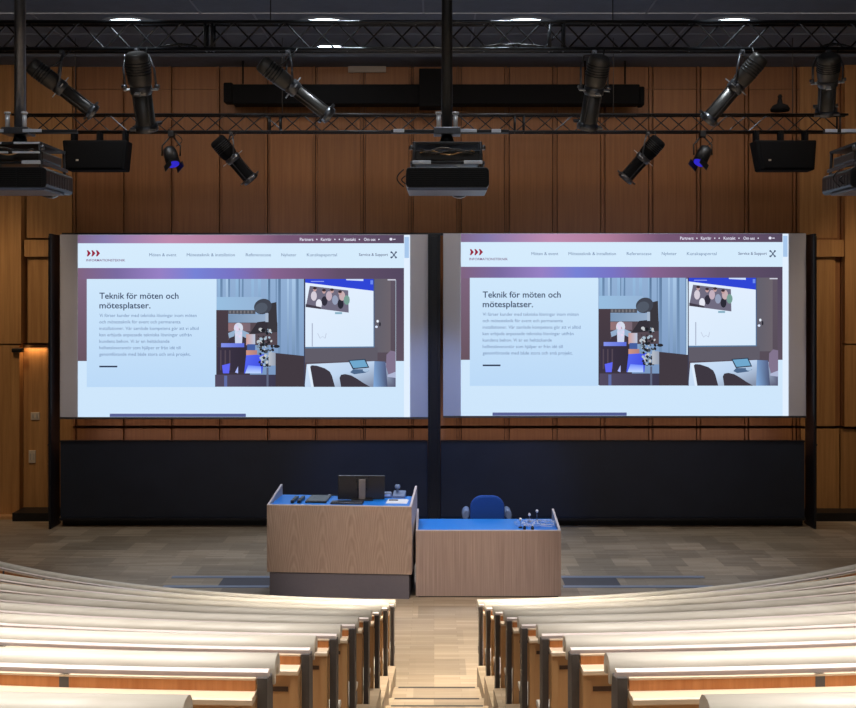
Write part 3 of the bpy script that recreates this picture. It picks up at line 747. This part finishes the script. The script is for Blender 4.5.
P.poly([(349, 359.5), (366, 358.3), (370, 367), (353.5, 368.5)], (52, 64, 84)); P.poly([(350.5, 360.3), (365.2, 359.3), (368.5, 366), (354.3, 367.3)], (112, 168, 206))
P.poly([(351, 371.5), (354, 368.5), (366, 368.5), (370, 370), (366, 372), (355, 373.5)], (78, 104, 138)); P.ell(366.5, 369.3, 3, 1.8, (170, 196, 224), 12)
P.poly([(387, 354), (391, 350), (396, 351), (396, 372), (389, 374), (386.5, 366)], (130, 116, 142)); P.poly([(388, 374), (396, 371), (396, 377), (388, 376)], (176, 184, 214)); P.rect(305.3, 279, 306.3, 386, (60, 62, 84))
P.build('page_photo', root)
# second screen: same page
r2 = root.copy(); COL.objects.link(r2); r2.location = Vector((sx(624.6), SD, sz(417)+.018)); r2.scale = (.986, 1, 1)
r2['label'] = 'right white projection screen showing the same web page'
for ch in list(root.children):
    c = ch.copy(); COL.objects.link(c); c.parent = r2

# ------------------------------------------------------------------ wall switches and frame hooks
def plate(px, py, w_, h_, lab, nm, cat, y=WY+.05, knob=True):
    p = W(px, py, y); t = thing(nm, lab, cat, p)
    bm = BM(); add_box(bm, p.x-w_/2, p.x+w_/2, y-.02, y, p.z-h_/2, p.z+h_/2); mk('plate', bm, 'switch', t, .004)
    for s in (-1, 1):
        bm = BM(); add_box(bm, p.x+s*w_*.22-.012, p.x+s*w_*.22+.012, y-.028, y-.02, p.z-h_*.25, p.z+h_*.25); mk('button', bm, 'vent', t)
plate(35.5, 416, .14, .12, 'square beige switch plate on the oak wall left of the screen', 'wall_switch', 'switch')
plate(32.5, 456.5, .11, .20, 'tall beige wall box below the switch plate at the left', 'wall_outlet', 'outlet')
p = W(18.5, 350.5, WY-.14)
t = thing('door_closer', 'small black fitting under the warm lit edge of the left oak wall', 'fitting', p)
bm = BM(); add_box(bm, p.x-.10, p.x+.08, WY-.18, WY-.12+.02, p.z-.03, p.z+.035); mk('housing', bm, 'black', t, .015)
for px, s in ((44.5, -1), (819.5, 1)):
    for py, mt, nm in ((443, 'black', 'upper dark'), (462, 'brass', 'lower brass')):
        p = W(px, py, SD+.05)
        t = thing('board_handle', '%s handle on the outer side of the %s black post' % (nm, 'left' if s < 0 else 'right'), 'handle', p, 0, 'handles on the outer posts')
        bm = BM(); x0 = sx(48.5, SD-.19) if s < 0 else sx(816.5, SD-.19)
        add_path(bm, [(x0, SD+.05, p.z+.02), (x0+s*.04, SD+.04, p.z+.01), (x0+s*.085, SD+.03, p.z-.035)], .016, 8); mk('grip', bm, mt, t)

# ------------------------------------------------------------------ lectern
D0 = 12.5; ps = F/D0
RZ = math.radians(-4.2)
LX0 = (266.5-PX)/ps; LW = (412-266.5)/ps
t = thing('lectern_desk', 'tall wood veneer teaching desk on a grey plinth, left of the low desk', 'desk', (LX0, D0+.03, 0), RZ)
def lp(name, bm, mats, bevel=0., par=None):
    return mk(name, bm, mats, par or t, bevel, (0, 0, 0))
zt = 1.067; dp = .74
bm = BM(); add_box(bm, 0, LW, 0, .03, .285, zt-.008); add_box(bm, 0, LW, 0, .03, zt-.008, zt, 1); lp('front_panel', bm, ['veneer', 'edge'])
for x0, x1 in ((0, .025), (LW-.025, LW)):
    bm = BM(); add_prism(bm, [(.03, .285), (dp, .285), (dp, 1.18), (.03, zt)], x0, x1, 0); lp('side_panel', bm, 'edge')
bm = BM(); add_box(bm, .03, LW-.03, .012, dp-.02, 0, .28); lp('plinth', bm, 'plinth')
bm = BM(); add_box(bm, .026, LW-.026, .032, dp-.01, 1.02, 1.052); lp('desktop', bm, 'blue', .002)
bm = BM(); add_box(bm, .03, LW-.03, dp-.09, dp-.07, .285, 1.02); lp('rear_panel', bm, 'plinth')
LR = Matrix.Translation((LX0, D0+.06, 0)) @ Matrix.Rotation(RZ, 4, 'Z')
def on(px, dep, z=1.052):       # position on the lectern top under photo column px
    y = D0+.06+dep; return Vector(((px-PX)*y/F, y, z))
zT = 1.053
# monitor seen from behind
mo = on(362, .36, zT); t = thing('computer_monitor', 'black computer monitor seen from behind on the tall desk', 'monitor', mo, math.radians(6))
bm = BM(); add_box(bm, -.13, .13, -.09, .09, 0, .014); lp('base', bm, 'blackgloss', .004)
bm = BM(); add_box(bm, -.04, .04, -.035, -.015, .01, .245); lp('stand', bm, 'greybrown', .004)
bm = BM(); add_box(bm, -.29, .27, .0, .035, .0, .285, 0, Matrix.Rotation(math.radians(1.5), 4, 'Y')); lp('screen_panel', bm, 'pane', .006)
bm = BM(); add_box(bm, -.07, .07, -.02, .0, .14, .26); lp('mount_block', bm, 'blackgloss', .004)
kb = on(347, .10, zT); t = thing('keyboard', 'black keyboard lying in front of the monitor', 'keyboard', kb, math.radians(-4))
bm = BM(); add_box(bm, -.19, .19, -.05, .09, 0, .018); lp('case', bm, 'blackgloss', .004)
bm = BM()
for i in range(14):
    for j in range(4): add_box(bm, -.18+i*.026, -.158+i*.026, -.04+j*.03, -.016+j*.03, .018, .024)
lp('keys', bm, 'steel')
tb = on(318.5, .34, zT); t = thing('touch_panel', 'flat black control panel on the left part of the tall desk', 'control panel', tb, RZ)
bm = BM(); add_prism(bm, [(-.20, 0), (.20, 0), (.20, .022), (-.20, .018)], -.125, .125); lp('case', bm, 'blackgloss', .004)
bm = BM(); add_prism(bm, [(-.18, .0185), (.18, .0222), (.18, .026), (-.18, .022)], -.115, .115); lp('display', bm, 'pane')
for px, lab in ((294.5, 'left one of two small black upright boxes on the tall desk'), (301, 'right one of two small black upright boxes on the tall desk')):
    q = on(px, .26, zT); t = thing('microphone_base', lab, 'device', q, RZ, 'small black boxes on the tall desk')
    bm = BM(); add_box(bm, -.02, .02, -.14, .16, 0, .035); lp('case', bm, 'blackgloss', .006)
    bm = BM(); add_box(bm, -.012, .012, -.045, .02, .035, .040); lp('button', bm, 'steel')
q = on(397, .22, zT); t = thing('paper_sheet', 'white paper sheets at the right end of the tall desk', 'paper', q, RZ)
bm = BM(); add_box(bm, -.12, .13, -.12, .12, 0, .004); add_box(bm, -.11, .12, -.10, .13, .004, .008, 0, Matrix.Rotation(.08, 4, 'Z')); lp('sheets', bm, 'white')
bm = BM(); add_box(bm, -.10, .01, .02, .05, .0081, .018); lp('pen', bm, 'blackgloss', .003)
q = on(387.5, .52, zT); t = thing('card_reader', 'small pale blue device beside the monitor', 'device', q, .1)
bm = BM(); add_box(bm, -.06, .05, -.05, .05, 0, .06); lp('case', bm, 'armpad', .01)
bm = BM(); add_box(bm, -.04, .03, -.054, -.05, .02, .045); lp('display', bm, 'blueglow' if False else 'glass'); 
q = on(398, .52, zT); t = thing('document_camera', 'grey blue desk phone like device at the right end of the tall desk', 'device', q, -.1)
bm = BM(); add_prism(bm, [(-.07, 0), (.08, 0), (.08, .07), (-.07, .03)], -.06, .09); lp('base', bm, 'armpad', .006)
bm = BM(); add_tube(bm, (-.01, .03, .05), (-.01, .03, .11), .014, 10); add_lathe(bm, Matrix.Translation((-.01, .03, .10)), [(.03, 0), (.036, .02), (.028, .045)], 14); lp('camera_head', bm, 'armpad')
q = on(335, .6, zT); t = thing('desk_cable', 'thin dark cable across the blue desktop behind the keyboard', 'cable', q, 0)
bm = BM(); add_path(bm, [(-.12+.04*i, .02*math.sin(i*.9), .006) for i in range(12)], .006); lp('wire', bm, 'blackgloss')

# ------------------------------------------------------------------ low desk
RX0 = (415.8-PX)/ps; RW = (561-415.8)/ps; zt2 = .774
t = thing('low_desk', 'low wood veneer desk with a blue top, right of the tall desk', 'desk', (RX0, D0, 0))
bm = BM(); add_box(bm, 0, RW, 0, .03, .012, zt2-.008); add_box(bm, 0, RW, 0, .03, zt2-.008, zt2, 1); lp('front_panel', bm, ['veneer_straight', 'edge'])
bm = BM(); add_box(bm, .03, RW-.03, .01, .70, 0, .012); lp('shadow_gap', bm, 'black')  # black strip drawn for the shade in the gap below the desk
for x0, x1 in ((0, .025), (RW-.025, RW)):
    bm = BM(); add_prism(bm, [(.03, .012), (.75, .012), (.75, .88), (.03, zt2)], x0, x1, 0); lp('side_panel', bm, 'edge')
bm = BM(); add_box(bm, .026, RW-.026, .032, .74, .730, .757); lp('desktop', bm, 'blue', .002)
# chair
q = Vector(((486.5-PX)*13.75/F, 13.75, 0))
t = thing('office_chair', 'blue office chair with grey blue armrests behind the low desk', 'chair', q, 0)
def rrect(w_, z0, z1, r, n=6):
    P_ = []
    for (qx, qz, a0) in ((w_-r, z1-r, 0), (-w_+r, z1-r, 90), (-w_+r*.7, z0+r*.7, 180), (w_-r*.7, z0+r*.7, 270)):
        rr_ = r if a0 < 180 else r*.7
        for i in range(n+1):
            a = math.radians(a0+90*i/n); P_.append((qx+rr_*math.cos(a), qz+rr_*math.sin(a)))
    return P_
bm = BM(); add_prism(bm, rrect(.215, .60, .99, .15), -.26+.02, -.17, axis='y')
lp('backrest', bm, 'bluefab', .025)
bm = BM(); add_box(bm, -.24, .24, -.17, .27, .42, .49); lp('seat', bm, 'bluefab', .03)
bm = BM(); add_tube(bm, (0, .03, .12), (0, .03, .42), .03, 12); lp('gas_lift', bm, 'steel')
for i in range(5):
    a = 2*math.pi*i/5+.3; bm = BM(); e = Vector((.30*math.cos(a), .03+.30*math.sin(a), .07)); add_tube(bm, (0, .03, .12), e, .028, 8, .018); L_ = mk('base_spoke', bm, 'blackgloss', t, 0, (0, 0, 0))
    bm = BM(); add_tube(bm, e+Vector((-.012, 0, -.042)), e+Vector((.012, 0, -.042)), .028, 12); o = mk('castor', bm, 'blackgloss', L_, 0, (0, 0, 0))
for s, px in ((-1, 465.5), (1, 506)):
    bm = BM(); x = s*.265
    add_path(bm, [(s*.20, .05, .45), (x, .05, .47), (x, .05, .70)], .016, 8); A_ = mk('armrest', bm, 'blackgloss', t, 0, (0, 0, 0))
    bm = BM(); add_lathe(bm, Matrix.Translation((x, -.16, .735)) @ Matrix.Rotation(math.radians(-90), 4, 'X') @ Matrix.Rotation(s*-.25, 4, 'Z') @ Matrix.Diagonal((.048, .066, 1, 1)), [(.72, 0), (.98, .012), (1, .03), (1, .24), (.8, .27)], 18); mk('arm_pad', bm, 'armpad', A_, 0, (0, 0, 0))
# microphone and tangle of clear cables on the low desk
def onl(px, dep, z=.758): y = D0+dep; return Vector(((px-PX)*y/F, y, z))
q = onl(540, .35); t = thing('cable_tangle', 'tangle of pale blue white leads on the right end of the low desk', 'cable', q)
rs = random.Random(11)
for k in range(6):
    bm = BM(); cx = -.24+.07*k+rs.random()*.03; r_ = .035+.04*rs.random(); P_ = []
    for i in range(22):
        a = i*.62+k; P_.append((cx+r_*math.cos(a)*1.5, -.05+r_*math.sin(a)*2.2, .012+.02*abs(math.sin(i*.9+k))+.0016*i))
    add_path(bm, P_, .0035); lp('lead', bm, ['glass', 'white', 'glass'][k % 3])
for px, dep, h, lab in ((520.5, .22, .10, 'short'), (529.5, .55, .09, 'middle'), (537, .62, .12, 'tallest')):
    q = onl(px, dep); t = thing('gooseneck_microphone', '%s thin microphone with a white tip standing on the low desk' % lab, 'microphone', q, 0, 'thin microphones on the low desk')
    bm = BM(); add_lathe(bm, Matrix.Identity(4), [(.025, 0), (.025, .010), (.012, .016)], 14); lp('foot', bm, 'blackgloss')
    bm = BM(); add_tube(bm, (0, 0, .015), (0, 0, h-.01), .0035, 8); lp('neck', bm, 'armpad')
    bm = BM(); add_lathe(bm, Matrix.Translation((0, 0, h-.02)), [(.008, 0), (.016, .01), (.016, .028), (.008, .036)], 12); lp('tip', bm, 'white')
for px in (524.5, 532.5):
    q = onl(px, .12); t = thing('small_bottle', 'small dark object among the leads, %s' % ('nearer the chair' if px < 530 else 'nearer the desk end'), 'bottle', q, 0, 'small dark objects on the low desk')
    bm = BM(); add_lathe(bm, Matrix.Identity(4), [(.016, 0), (.018, .004), (.018, .03), (.009, .038), (.009, .045)], 14); lp('body', bm, 'blackgloss')
    bm = BM(); add_lathe(bm, Matrix.Translation((0, 0, .045)), [(.010, 0), (.010, .010)], 12); lp('cap', bm, 'white')

# ------------------------------------------------------------------ floor channels behind the desks
def channel(xa, xb, dark, lab):
    y0, y1 = 12.95, 13.40
    t = thing('floor_channel', lab, 'floor hatch', ((xa+xb)/2, y0, 0), 0, 'flush channels in the stage floor')
    for y in (y0, y1):
        bm = BM(); add_box(bm, xa, xb, y-.045, y+.045, .0, .006); mk('metal_edge', bm, 'hatchrail', t)
    bm = BM(); add_box(bm, dark[0], dark[1], y0+.05, y1-.05, .0, .005); mk('lid', bm, 'hatch', t)
channel(-3.25, -1.98, (-2.6, -1.98), 'flush floor channel with blue lit metal edges left of the tall desk')
channel(1.55, 3.35, (1.58, 2.25), 'flush floor channel with blue lit metal edges right of the low desk')

# ------------------------------------------------------------------ tiers and steps
def Rk(k): return 7.87+.91*(k-1) if k < 9 else ZC-2.10
def Hk(k): return 2.711-.2286*(k-1) if k < 9 else .835
def tz(k): return (k-1)*.2286 if k < 9 else CAMZ-.835-.729
def xend(side, R):
    return (.395+.0223*(R-7.87)) if side > 0 else -(.350+.0215*(R-7.87))
XM = 7.4
def arc(R, side, off=0., xm=XM, step=.3):
    a0 = math.asin((xend(side, R)+side*off)/R); a1 = side*math.asin(min(.93, xm/R))
    n = max(4, int(abs(a1-a0)*R/step)); return [a0+(a1-a0)*i/n for i in range(n+1)]
def pt(R, a, z): return Vector((R*math.sin(a), ZC-R*math.cos(a), z))
for side in (-1, 1):
    bm = BM()
    for k in range(2, 11):
        r0 = Rk(k)-.80 if k < 10 else Rk(9)+.35; r1 = Rk(k+1)-.80 if k < 9 else (Rk(9)+.35 if k == 9 else ZC+4.9)
        z1 = tz(k) if k < 10 else tz(9)+.25
        a = arc(Rk(min(k, 9)), side, -.0, 8.5)
        V = []
        for th in a:
            V.append([bm.verts.new(pt(r0, th, 0.0)), bm.verts.new(pt(r0, th, z1)), bm.verts.new(pt(r1, th, z1)), bm.verts.new(pt(r1, th, 0.0))])
        for A, B in zip(V, V[1:]):
            for i in range(4): bm.faces.new((A[i], B[i], B[(i+1)%4], A[(i+1)%4]))
        bm.faces.new(V[0]); bm.faces.new(V[-1])
    struct('trim_%d' % (3 if side < 0 else 4), bm, 'parquet')
edges = [9.28, 8.71, 8.25, 7.8, 7.34, 6.89, 6.43, 5.98, 5.52, 5.07, 4.61, 4.16, 3.7, 3.25, 2.6, 1.9, YB]
bm = BM()
for i in range(len(edges)-1):
    y1, y0 = edges[i], edges[i+1]; z = .1143*(i+1)
    R = ZC-(y0+y1)/2; xl, xr = xend(-1, R)+.004, xend(1, R)-.004
    add_box(bm, xl, xr, y0, y1, 0, z, 0)
struct('trim_5', bm, 'parquet')
bm = BM()
for i in range(len(edges)-1):
    y1 = edges[i]; z = .1143*(i+1); R = ZC-y1; add_box(bm, xend(-1, R)+.05, xend(1, R)-.05, y1-.022, y1+.002, z-.012, z+.0015, 0)
struct('trim_6', bm, 'nosing')

# ------------------------------------------------------------------ curved bench rows
def sweep(bm, prof, R, zt, angs, mi=0, smooth=False, caps=True):
    V = [[bm.verts.new(pt(R+r, a, zt+h)) for r, h in prof] for a in angs]
    n = len(prof)
    for A, B in zip(V, V[1:]):
        for i in range(n):
            f = bm.faces.new((A[i], B[i], B[(i+1)%n], A[(i+1)%n])); f.material_index = mi; f.smooth = smooth
    if caps: bm.faces.new(V[0]).material_index = mi; bm.faces.new(V[-1][::-1]).material_index = mi
shell = [(-.070, -.060), (-.064, -.032), (-.066, -.010), (-.076, .008), (-.094, .018), (-.115, .020), (-.136, .015), (-.150, .002), (-.158, -.02), (-.155, -.05),
         (-.135, -.05), (-.13, -.03), (-.11, -.012), (-.092, -.025), (-.085, -.06)]
backshell = [(-.152, -.045), (-.170, -.10), (-.185, -.20), (-.19, -.32), (-.175, -.32), (-.168, -.20), (-.152, -.10), (-.138, -.045)]
ords = ['first', 'second', 'third', 'fourth', 'fifth', 'sixth', 'seventh', 'eighth', 'ninth']
seat_mesh = post_mesh = None
for side in (-1, 1):
    sn = 'left' if side < 0 else 'right'
    for k in range(1, 10):
        R = Rk(k); zt = CAMZ-Hk(k); fl = tz(k) if k > 1 else 0.; xm = 6.6
        xe = xend(side, R)
        if k == 9: lab = 'bench row %s of the aisle nearest the camera, only its rounded top in view' % sn
        else: lab = 'curved wooden bench row %s of the aisle, %s from the stage%s' % (sn, ords[k-1], ', closest to the desks' if k == 1 else '')
        t = thing('bench_row', lab, 'bench', (xe, ZC-R, fl), 0, 'curved bench rows %s of the aisle' % sn)
        bm = BM(); sweep(bm, shell, R, zt, arc(R, side, .0, xm), smooth=True); mk('rounded_top', bm, 'beech', t)
        bm = BM(); sweep(bm, backshell, R, zt, arc(R, side, .16, xm), smooth=True); mk('backrest', bm, 'beech', t)
        bm = BM(); sweep(bm, [(-.040, -.022), (-.040, -.003), (-.036, 0), (-.016, 0), (-.010, -.003), (-.010, -.022)], R, zt, arc(R, side, .01, xm)); mk('top_rail', bm, 'rail', t)
        bm = BM(); a = arc(R, side, .042, xm)
        sweep(bm, [(0.004, -.05), (0.004, -.018), (.016, -.018), (.016, -.05)], R, zt, a)
        sweep(bm, [(0.004, -.018), (0.004, -.012), (.017, -.012), (.017, -.018)], R, zt, a, 1); mk('back_board', bm, ['orange', 'lip'], t)
        bm = BM(); sweep(bm, [(.0, -.072), (.0, -.050), (.072, -.050), (.078, -.055), (.078, -.068), (.074, -.072)], R, zt, arc(R, side, .040, xm)); mk('book_shelf', bm, 'lip', t)
        bm = BM(); sweep(bm, [(.045, -.60), (.045, -.072), (.060, -.072), (.060, -.60)], R, zt, arc(R, side, .072, xm)); mk('rear_panel', bm, 'pale', t)
        # end panel with a dark grip slot next to it
        a0 = math.asin((xe+side*.042)/R); rot = Matrix.Translation((0, ZC, 0)) @ Matrix.Rotation(a0, 4, 'Z')
        s0, s1 = (0, .030) if side > 0 else (-.030, 0)
        bm = BM(); add_box(bm, s0, s1, -(R+.070), -(R-.0), fl, zt-.072, 0, rot); mk('end_panel', bm, 'pale', t)
        bm = BM(); add_box(bm, *((.038, .122) if side > 0 else (-.122, -.038)), -(R+.0625), -(R+.059), zt-.136, zt-.118, 0, rot); mk('grip_slot', bm, 'seam', t)
        # posts: one at the aisle end, then one every 0.6 m; tip seats between
        ang0 = math.asin((xe+side*.022)/R); amax = math.asin(min(.93, xm/R))
        pb = BM(); add_box(pb, -.015, .015, -.016, -.002, fl-zt, -.012); add_box(pb, -.015, .015, -.002, .075, fl-zt, -.024); add_box(pb, -.015, .015, .075, .12, -.46, -.40)
        po = mk('support_post', pb, 'post', t, 0, (0, 0, 0)); first = po
        sb = BM()
        add_prism(sb, [(.11, -.50), (.11, -.475), (.40, -.445), (.43, -.455), (.43, -.475), (.40, -.485)], -.27, .27, 0); add_box(sb, -.2, .2, .09, .16, -.50, -.49)
        so = mk('seat', sb, 'beech', t, .006, (0, 0, 0)); sf = so
        i = 0
        while True:
            th = ang0+side*i*.60/R
            if abs(th) > amax: break
            o = po if i == 0 else po.copy()
            if i: COL.objects.link(o); o.parent = t
            c = pt(R, th, zt); o.location = c-Vector(t.location); o.rotation_euler = (0, 0, th)
            th2 = th+side*.295/R
            if abs(th2) < amax:
                o = so if i == 0 else so.copy()
                if i: COL.objects.link(o); o.parent = t
                c = pt(R, th2, zt); o.location = c-Vector(t.location); o.rotation_euler = (0, 0, th2)
            i += 1

# ------------------------------------------------------------------ light
def area(name, loc, target, sxx, syy, e, col, spread=180):
    l = bpy.data.lights.new(name, 'AREA'); l.shape = 'RECTANGLE'; l.size = sxx; l.size_y = syy; l.energy = e; l.color = col; l.spread = math.radians(spread)
    o = bpy.data.objects.new(name, l); COL.objects.link(o); o.location = loc
    o.rotation_euler = (Vector(target)-Vector(loc)).to_track_quat('-Z', 'Y').to_euler(); return o
def spot(name, loc, target, e, col, size=40, blend=.6, rad=.08):
    l = bpy.data.lights.new(name, 'SPOT'); l.energy = e; l.color = col; l.spot_size = math.radians(size); l.spot_blend = blend; l.shadow_soft_size = rad
    o = bpy.data.objects.new(name, l); COL.objects.link(o); o.location = loc
    o.rotation_euler = (Vector(target)-Vector(loc)).to_track_quat('-Z', 'Y').to_euler(); return o
# house lights over the audience
for x in (-3.2, 3.2):
    area('house_light', (x, 3.2, 7.1), (x, 3.2, 0), 5, 4.4, 215, (1, .955, .90), 70)
    area('house_light', (x, 9.0, 7.1), (x, 8.4, 0), 5, 1.0, 52, (1, .95, .88), 75)
area('house_light', (0, 9.3, 7.1), (0, 9.3, 0), 1.2, 1.6, 75, (1, .90, .74), 45)
area('rig_fill', (0, 2.5, 7.1), (0, 10.5, 5.6), 9, .3, 9, (.85, .92, 1), 60)  # unseen strip added to put glints on trusses, lamps and projectors
for x in (-3.1, .1, 3.3):
    spot('projector_fill', (x*.8, 6.2, 7.1), (x, 8.0, 4.5), 70, (.82, .90, 1), 24, .6, .1)  # unseen spots added to brighten the projectors' tops and near edges
# warm wash on the oak wall
area('wall_wash', (0, 14.2, 7.15), (0, 17.2, 4.6), 14, .4, 54, (1, .76, .56), 120)
for x in (-6.8, 6.8):
    spot('wall_spot', (x, 13.5, 7.0), (x*1.02, 17.2, 2.4), 330, (1, .78, .50), 46, .8, .3)
area('niche_light', (wx(35), WY-.0, wz(347)), (wx(35), WY+.06, 1.5), .34, .04, .9, (1, .62, .30), 150)
area('wall_gap_fill', (0, 16.72, 1.22), (0, 17.25, 1.62), 11, .08, 9, (1, .74, .62), 140)  # unseen strip added behind the boards to brighten the wall gap
# the projectors' own spill around the screens
for x in (-3.0, 3.1):
    spot('projector_beam', (x, 8.75, 4.22), (x*.98, 16.4, 2.75), 190, (.90, .80, 1), 44, .7, .05)
# front light on the desks
spot('desk_spot', (-2.4, 7.5, 6.3), (-.4, 12.6, .6), 760, (1, .90, .86), 26, .5, .12)
spot('desk_spot', (2.6, 7.5, 6.3), (.3, 12.6, .6), 660, (1, .88, .86), 26, .5, .12)
# cool stage wash
spot('stage_wash', (-1.2, 15.2, 6.0), (-1.8, 13.2, 0), 430, (.68, .76, 1), 62, .8, .15)
spot('stage_wash', (1.6, 15.2, 6.0), (2.0, 13.4, 0), 430, (.70, .76, 1), 62, .8, .15)
for x in (-5.6, 5.6):
    spot('stage_wash', (x, 12.6, 6.9), (x, 14.6, 0), 170, (1, .80, .62), 60, .9, .2)
spot('board_blue', (0, 10.6, 5.8), (0, 16.4, .5), 900, (.28, .46, 1), 36, .6, .2)
for px in (128, 325, 525, 732):
    x = (px-PX)*14.66/F
    spot('downlight', (x, 14.66, CEIL-.06), (x, 14.3, 0), 60, (.75, .88, 1), 110, .8, .1)
    spot('truss_glint', (x*.72, 10.15, CEIL-.1), (x*.71, 10.52, 6.0), 230, (.8, .92, 1), 38, .9, .05)  # spots without a fixture, added for glints on the front truss

w = bpy.data.worlds.new('dim'); SC.world = w; w.use_nodes = True
w.node_tree.nodes['Background'].inputs['Color'].default_value = (.5, .5, .6, 1)
w.node_tree.nodes['Background'].inputs['Strength'].default_value = .02

# ------------------------------------------------------------------ camera
cam = bpy.data.cameras.new('camera'); co = bpy.data.objects.new('camera', cam); COL.objects.link(co)
cam.sensor_width = 36; cam.lens = F/856*36; cam.shift_x = -(PX-428)/856; cam.shift_y = -(354-PY)/856
co.location = (0, 0, CAMZ); co.rotation_euler = (math.radians(90), 0, 0)
SC.camera = co
SC.view_settings.view_transform = 'Standard'; SC.view_settings.look = 'None'; SC.view_settings.gamma = 1; SC.view_settings.exposure = 0
SC.view_settings.use_curve_mapping = False
